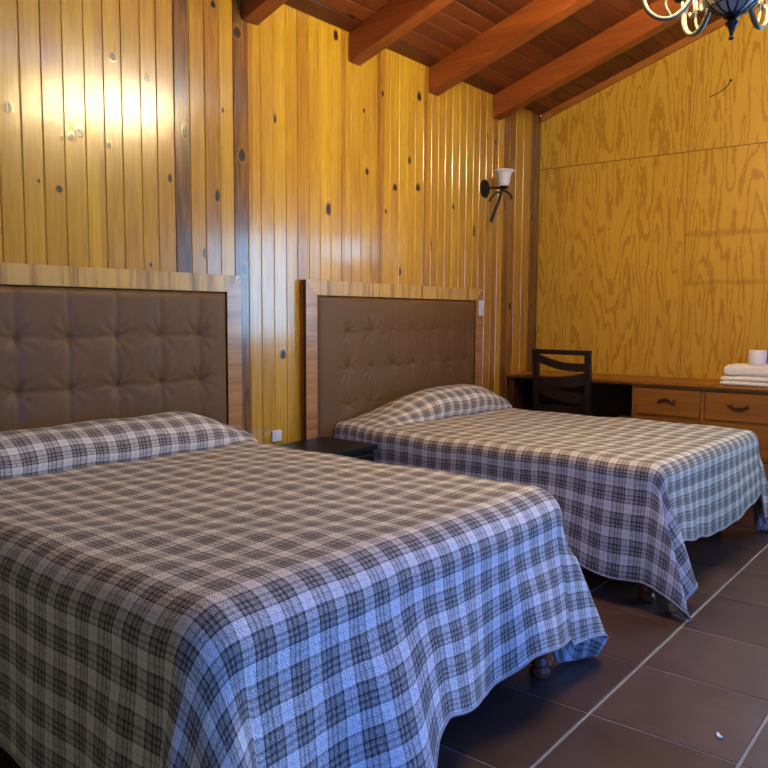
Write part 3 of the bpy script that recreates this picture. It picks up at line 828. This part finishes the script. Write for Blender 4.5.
# chair tucked at the knee hole, facing the plywood wall
def chair():
    xb, ya, yb = 5.15, 2.705, 2.262
    r = thing('chair', 'dark brown wooden chair with slanted back slats at the desk', 'chair', (xb + 0.22, (ya + yb) / 2, 0))
    def back_x(z): return xb + 0.045 - 0.075 * max(0, z - 0.45)
    for y in (ya - 0.02, yb + 0.02):
        bm = new_bm()
        pts = [(xb + 0.005, 0.0), (xb + 0.03, 0.25), (back_x(0.45), 0.45), (back_x(0.72), 0.72), (back_x(0.99), 0.992)]
        prism(bm, [(x - 0.018, y - 0.02, z) for x, z in pts] + [(x + 0.018, y - 0.02, z) for x, z in pts[::-1]], (0, 0.04, 0))
        obj('leg', bm, M['chair'], r)
    bm = new_bm(); x = back_x(0.975); box(bm, x - 0.014, x + 0.014, yb + 0.041, ya - 0.041, 0.956, 0.991, 0.003); obj('top_rail', bm, M['chair'], r)
    def slat(zl, zr, hw, bow):
        bm = new_bm(); n = 14; up, dn = [], []
        for k in range(n + 1):
            t = k / n; y = (ya - 0.041) + (yb - ya + 0.082) * t
            z = zl + (zr - zl) * t + bow * math.sin(PI * t)
            x = back_x(z); up.append((x - 0.008, y, z + hw)); dn.append((x - 0.008, y, z - hw))
        prism(bm, up + dn[::-1], (0.016, 0, 0)); obj('slat', bm, M['chair'], r)
    slat(0.925, 0.870, 0.029, -0.022)
    slat(0.745, 0.790, 0.042, -0.012)
    slat(0.700, 0.640, 0.036, -0.012)
    slat(0.560, 0.560, 0.025, 0.0)
    bm = new_bm(); box(bm, xb + 0.03, xb + 0.45, yb + 0.005, ya - 0.005, 0.44, 0.47, 0.008); obj('seat', bm, M['chair'], r)
    for y in (ya - 0.03, yb + 0.03):
        bm = new_bm(); box(bm, xb + 0.395, xb + 0.435, y - 0.02, y + 0.02, 0, 0.44, 0.003); obj('leg', bm, M['chair'], r)
    bm = new_bm()
    box(bm, xb + 0.035, xb + 0.43, ya - 0.045, ya - 0.022, 0.385, 0.44); box(bm, xb + 0.035, xb + 0.43, yb + 0.022, yb + 0.045, 0.385, 0.44); box(bm, xb + 0.40, xb + 0.425, yb + 0.05, ya - 0.05, 0.385, 0.44)
    obj('seat_frame', bm, M['chair'], r)
chair()

bm = new_bm(); box(bm, 5.60, 5.80, 2.075, 2.235, 0.0, 0.495, 0.012)
o = obj('storage_box', bm, M['grey'], None, origin=(5.70, 2.155, 0)); tag(o, 'plain grey box in the dark space under the desk', 'box')

# towels, roll
def towel(x0, x1, y0, y1, z0, z1, seed, label, layers):
    """a terry towel folded so that its layers show as rounded lips"""
    bm = new_bm(); n, m_ = 26, 30
    rnd = random.Random(seed)
    h = (z1 - z0)
    cx = (x0 + x1) / 2
    for L in range(layers):
        za, zb = z0 + h * L / layers, z0 + h * (L + 1) / layers
        ins = rnd.uniform(0, 0.012)
        rings = []
        for i in range(n + 1):
            t = i / n; y = y0 + (y1 - y0) * t
            e = min(t, 1 - t) * n / 2.2 + 0.12; sh = math.sqrt(max(0, 1 - (1 - min(1, e)) ** 2)) if e < 1 else 1.0
            ring = []
            wob = 0.005 * math.sin(t * 9 + seed + L * 2)
            hw = (x1 - x0) / 2 - ins; hh = (zb - za) / 2 * (0.25 + 0.75 * sh); zc = (za + zb) / 2 + wob * 0.4 * (1 if L else 0.4)
            for k in range(m_):
                a = 2 * PI * k / m_; ca, sa = math.cos(a), math.sin(a)
                X = cx + math.copysign(abs(ca) ** 0.22, ca) * hw * (0.94 + 0.06 * sh); Z = zc + math.copysign(abs(sa) ** 0.6, sa) * hh
                ring.append(bm.verts.new((X + wob, y, max(Z, z0))))
            rings.append(ring)
        for A, B in zip(rings[:-1], rings[1:]):
            for k in range(m_): bm.faces.new((A[k], A[(k + 1) % m_], B[(k + 1) % m_], B[k]))
        bm.faces.new(rings[0][::-1]); bm.faces.new(rings[-1])
    bmesh.ops.recalc_face_normals(bm, faces=bm.faces)
    o = obj('folded_towel', bm, M['towel'], None, smooth=True, angle=1.0, origin=(cx, (y0 + y1) / 2, z0))
    tag(o, label, 'towel')
towel(5.40, 5.70, 1.02, 1.462, 0.783, 0.845, 1, 'folded white towel lying flat on the desk, lower of the two', 2)
towel(5.41, 5.68, 1.04, 1.445, 0.846, 0.920, 2, 'thicker folded white towel on top, under the paper roll', 1)
cxr, cyr, zr = 5.50, 1.262, 0.9215
r = thing('toilet_roll', 'white toilet paper roll standing on the folded towels', 'toilet paper', (cxr, cyr, zr))
bm = new_bm()
lathe(bm, [(0.021, 0.0), (0.050, 0.0), (0.053, 0.004), (0.053, 0.090), (0.050, 0.094), (0.024, 0.094), (0.021, 0.091), (0.021, 0.0)], (cxr, cyr, zr), 40, caps=False)
obj('paper', bm, M['paper'], r, smooth=True, angle=0.7)
bm = new_bm(); lathe(bm, [(0.0205, 0.001), (0.0205, 0.090), (0.0195, 0.090), (0.0195, 0.001), (0.0205, 0.001)], (cxr, cyr, zr), 32, caps=False)
obj('core', bm, M['core'], r, smooth=True)
bm = new_bm(); box(bm, 5.56, 5.66, 1.07, 1.208, 0.9225, 0.992, 0.006)
o = obj('box', bm, M['navy'], None, origin=(5.61, 1.14, 0.9225)); tag(o, 'dark blue box behind the toilet paper roll on the towels', 'box')

# paper scrap on the floor
bm = new_bm()
pts = [(2.325, .590), (2.333, .598), (2.345, .601), (2.353, .597), (2.345, .594), (2.337, .588), (2.332, .580)]
prism(bm, [(a, b, 0.001) for a, b in pts], (0, 0, 0.004))
o = obj('paper_scrap', bm, M['paper'], None, origin=(2.34, .592, 0.001)); tag(o, 'tiny white curl of paper on the brown floor tiles', 'scrap')

# wire stuck to the plywood
bm = new_bm()
def on_ply(y, z): return (XR - 0.004, y, z)
tube(bm, spline([on_ply(1.735, 2.775), on_ply(1.675, 2.795), on_ply(1.625, 2.825), on_ply(1.60, 2.86)], 6), 0.0032, 6)
lathe(bm, [(0.004, 0), (0.004, 0.01), (0.009, 0.012), (0.009, 0.016)], (XR - 0.018, 1.597, 2.865), 10, 'X')
o = obj('hanging_wire', bm, M['iron'], None, origin=(XR, 1.6, 2.86)); tag(o, 'short dark wire hanging from a nail on the plywood wall', 'wire')

# ------------------------------------------------------------------ wall sconce
def bell(bm, c, s=1.0, n=28):
    prof = [(0.022, 0.0), (0.036, 0.006), (0.043, 0.03), (0.046, 0.06), (0.052, 0.085), (0.064, 0.104), (0.080, 0.114)]
    inner = [(r - 0.003, z) for r, z in prof[::-1]]
    lathe(bm, [(r * s, z * s) for r, z in prof + inner] , c, n, caps=False)
def sconce():
    bx, bz = 4.998, 2.156
    r = thing('wall_sconce', 'black iron wall lamp with white bell glass on the pine wall', 'wall lamp', (bx, YW, bz))
    bm = new_bm(); lathe(bm, [(0.062, 0.0), (0.062, 0.008), (0.052, 0.016), (0.025, 0.024), (0.014, 0.034)], (bx, YW - 0.001, bz), 32, 'Y')
    for v in bm.verts: v.co.z = bz + (v.co.z - bz) * 1.05
    obj('backplate', bm, M['iron'], r, smooth=True, angle=0.6)
    ax, ay = 4.995, 2.905
    bm = new_bm(); tube(bm, spline([(bx, YW - 0.03, bz), (bx + 0.03, 2.97, bz + 0.005), (bx + 0.07, 2.92, bz - 0.005), (ax, ay, bz - 0.022), (ax + 0.012, ay - 0.008, bz - 0.006)], 6), 0.008, 8); obj('arm', bm, M['iron'], r, smooth=True)
    bm = new_bm()
    tube(bm, spline([(ax + 0.012, ay - 0.008, bz - 0.008), (ax, ay, bz - 0.04), (ax - 0.010, ay + 0.015, bz - 0.10), (ax - 0.028, ay + 0.04, bz - 0.18), (ax - 0.038, ay + 0.055, bz - 0.228)], 6), [0.009 + 0.005 * (k / 24) ** 2 for k in range(25)], 8)
    lathe(bm, [(0.004, -0.028), (0.013, -0.018), (0.013, -0.006), (0.006, 0.0)], (ax - 0.039, ay + 0.056, bz - 0.224), 12)
    obj('stem', bm, M['iron'], r, smooth=True)
    bm = new_bm()
    tube(bm, spline([(ax + 0.0, ay, bz - 0.03), (ax + 0.03, ay - 0.02, bz - 0.03), (ax + 0.06, ay - 0.04, bz - 0.055), (ax + 0.066, ay - 0.045, bz - 0.085)], 6), [0.007 + 0.004 * k / 18 for k in range(19)], 8)
    tube(bm, spline([(ax - 0.005, ay, bz - 0.035), (ax - 0.045, ay + 0.02, bz - 0.05), (ax - 0.075, ay + 0.04, bz - 0.085), (ax - 0.085, ay + 0.05, bz - 0.11)], 6), 0.007, 8)
    tube(bm, spline([(ax - 0.07, ay + 0.04, bz - 0.07), (ax - 0.055, ay + 0.05, bz - 0.15), (ax - 0.05, ay + 0.06, bz - 0.20)], 6), 0.003, 6)
    obj('scroll', bm, M['iron'], r, smooth=True)
    bm = new_bm(); tube(bm, spline([(ax + 0.02, ay - 0.01, bz - 0.09), (ax + 0.025, ay - 0.015, bz - 0.15), (ax - 0.005, ay + 0.01, bz - 0.19), (ax - 0.035, ay + 0.045, bz - 0.215)], 6), 0.0022, 6); obj('cord', bm, M['iron'], r, smooth=True)
    cx, cy, cz = ax + 0.014, ay - 0.010, bz - 0.012
    bm = new_bm(); lathe(bm, [(0.008, 0), (0.030, 0.004), (0.036, 0.014), (0.030, 0.020)], (cx, cy, cz), 24); obj('cup', bm, M['iron'], r, smooth=True)
    bm = new_bm(); bell(bm, (cx, cy, cz + 0.014), 1.0); obj('glass_shade', bm, M['glass_off'], r, smooth=True)['label'] = 'unlit white bell glass'
sconce()

# ------------------------------------------------------------------ chandelier
def chandelier():
    cx, cy, zf = 3.25, 0.893, 2.290
    zc = ceil_z(cy)
    r = thing('chandelier', 'wrought iron scroll-arm chandelier with caged glass bowl, hanging at top right', 'chandelier', (cx, cy, zc))
    c = (cx, cy, zf)
    bm = new_bm()
    lathe(bm, [(0.004, 0.0), (0.010, 0.004), (0.010, 0.010), (0.005, 0.014), (0.009, 0.03), (0.016, 0.05), (0.024, 0.058), (0.026, 0.064), (0.018, 0.070), (0.016, 0.078), (0.034, 0.086), (0.036, 0.094), (0.030, 0.098)], c, 24)
    obj('finial', bm, M['iron'], r, smooth=True, angle=0.8)
    bowl = [(0.030, 0.098), (0.055, 0.108), (0.080, 0.128), (0.100, 0.158), (0.112, 0.195), (0.116, 0.225)]
    bm = new_bm(); lathe(bm, bowl + [(q - 0.004, z) for q, z in bowl[::-1]], c, 36, caps=False); bw = obj('glass_bowl', bm, M['glass_bowl'], r, smooth=True)
    bm = new_bm()
    for k in range(12):
        a = 2 * PI * k / 12
        tube(bm, [(cx + (q + 0.003) * math.cos(a), cy + (q + 0.003) * math.sin(a), zf + z) for q, z in bowl], 0.0032, 6)
    for q, z in (bowl[2], bowl[5]):
        tube(bm, [(cx + (q + 0.003) * math.cos(2 * PI * k / 36), cy + (q + 0.003) * math.sin(2 * PI * k / 36), zf + z) for k in range(37)], 0.0034, 6)
    obj('cage', bm, M['iron'], r, smooth=True)
    bm = new_bm()
    lathe(bm, [(0.118, 0.226), (0.118, 0.236), (0.03, 0.245), (0.022, 0.27), (0.035, 0.32), (0.035, 0.36), (0.018, 0.40), (0.03, 0.46), (0.014, 0.50), (0.010, 0.56)], c, 28)
    obj('column', bm, M['iron'], r, smooth=True, angle=0.8)
    bm = new_bm()
    nl = 26; z0, z1 = zf + 0.565, zc - 0.05
    for k in range(nl):
        zz = z0 + (z1 - z0) * (k + 0.5) / nl; hl = (z1 - z0) / nl * 0.68
        ring = [(0.011 * math.cos(2 * PI * q / 12), hl * math.sin(2 * PI * q / 12)) for q in range(13)]
        tube(bm, [(cx + (p if k % 2 else 0), cy + (0 if k % 2 else p), zz + h) for p, h in ring], 0.0025, 5)
    obj('chain', bm, M['iron'], r, smooth=True)
    bm = new_bm(); lathe(bm, [(0.010, -0.055), (0.03, -0.04), (0.055, -0.018), (0.06, 0.0), (0.06, 0.02)], (cx, cy, zc), 28); obj('canopy', bm, M['iron'], r, smooth=True)
    view = math.atan2(cy, cx)
    for az in (-95, -35, 25, 85, 145, 205):
        a = view - math.radians(az); ux, uy = math.cos(a), math.sin(a)
        P = lambda rr, z: (cx + rr * 0.93 * ux, cy + rr * 0.93 * uy, zf + z + 0.042)
        # main crescent with a scroll curling inside its outer end, second scroll near the bowl
        main = [(0.040, 0.235), (0.085, 0.252), (0.128, 0.215), (0.150, 0.150), (0.185, 0.095), (0.235, 0.065), (0.290, 0.070), (0.335, 0.105), (0.352, 0.155), (0.335, 0.200), (0.298, 0.213), (0.268, 0.190), (0.268, 0.155), (0.292, 0.142), (0.308, 0.158)]
        bm = new_bm()
        sp = spline([P(q, z) for q, z in main], 6); n = len(sp)
        tube(bm, sp, [0.0092 - 0.003 * max(0, (k / n - 0.6) / 0.4) for k in range(n)], 8, 1.35)
        s2 = [(0.150, 0.150), (0.170, 0.185), (0.205, 0.195), (0.225, 0.165), (0.210, 0.138), (0.188, 0.148), (0.192, 0.166)]
        tube(bm, spline([P(q, z) for q, z in s2], 6), 0.0065, 8)
        s3 = [(0.235, 0.065), (0.262, 0.115), (0.250, 0.150), (0.228, 0.150)]
        tube(bm, spline([P(q, z) for q, z in s3], 6), 0.0055, 8)
        tube(bm, spline([P(0.345, 0.180), P(0.365, 0.205), P(0.370, 0.235)], 4), 0.008, 8)
        arm = obj('arm', bm, M['pewter'], r, smooth=True)
        bm = new_bm(); lathe(bm, [(0.008, 0), (0.030, 0.005), (0.036, 0.016), (0.028, 0.022)], P(0.370, 0.228), 20); obj('cup', bm, M['iron'], arm, smooth=True)
        bm = new_bm(); bell(bm, P(0.370, 0.246), 1.15, 24); s = obj('glass_shade', bm, M['glass_lit'], arm, smooth=True)
        s['label'] = 'lit glass shade'
        ld = bpy.data.lights.new('bulb_light', 'POINT'); ld.energy = BULB; ld.color = (1.0, 0.77, 0.44); ld.shadow_soft_size = 0.06
        lo = bpy.data.objects.new('bulb_light', ld); COL.objects.link(lo); lo.location = P(0.370, 0.43)
BULB = 18.0
chandelier()

# ------------------------------------------------------------------ light
w = bpy.data.worlds.new('sky'); sc.world = w; w.use_nodes = True
bg = w.node_tree.nodes['Background']
wg = G(w.node_tree)
wx = wg.sep(wg.n('ShaderNodeTexCoord').outputs['Generated'])[0]
wg.set(bg.inputs[0], wg.mix(wg.smooth(wx, 0.25, 0.75), c4((0.75, 2.6, 11.5)), c4((6.0, 12.5, 19.0))))
bg.inputs[1].default_value = 1.0
def portal(loc, rot, sx, sy):
    ld = bpy.data.lights.new('portal', 'AREA'); ld.shape = 'RECTANGLE'; ld.size = sx; ld.size_y = sy
    ld.cycles.is_portal = True
    o = bpy.data.objects.new('portal', ld); COL.objects.link(o); o.location = loc; o.rotation_euler = rot
portal(((DOOR[0] + DOOR[1]) / 2, YF - 0.13, DOOR[3] / 2), (PI / 2, 0, 0), DOOR[1] - DOOR[0], DOOR[3])
for h in (WIN_A, WIN_B):
    portal((XR + 0.13, (h[0] + h[1]) / 2, (h[2] + h[3]) / 2), (0, PI / 2, 0), h[3] - h[2], h[0] - h[1])

# ------------------------------------------------------------------ camera
f_px, yaw, pit, roll = 779.556, math.radians(51.471), math.radians(5.0392), math.radians(0.3197)
fw = Vector((math.sin(yaw) * math.cos(pit), math.cos(yaw) * math.cos(pit), -math.sin(pit)))
rt = Vector((math.cos(yaw), -math.sin(yaw), 0)); up = rt.cross(fw)
r2 = rt * math.cos(roll) + up * math.sin(roll); u2 = up * math.cos(roll) - rt * math.sin(roll)
cd = bpy.data.cameras.new('camera'); cam = bpy.data.objects.new('camera', cd); COL.objects.link(cam)
cd.sensor_fit = 'HORIZONTAL'; cd.sensor_width = 36.0; cd.lens = 36.0 * f_px / 768.0; cd.clip_start = 0.02
mw = Matrix((r2, u2, -fw)).transposed().to_4x4(); mw.translation = Vector((0, 0, H))
cam.matrix_world = mw
sc.camera = cam

vs = sc.view_settings
vs.view_transform = 'Standard'; vs.look = 'None'; vs.exposure = 0.0; vs.gamma = 1.0; vs.use_curve_mapping = False
sc.cycles.max_bounces = 8; sc.cycles.sample_clamp_indirect = 6.0
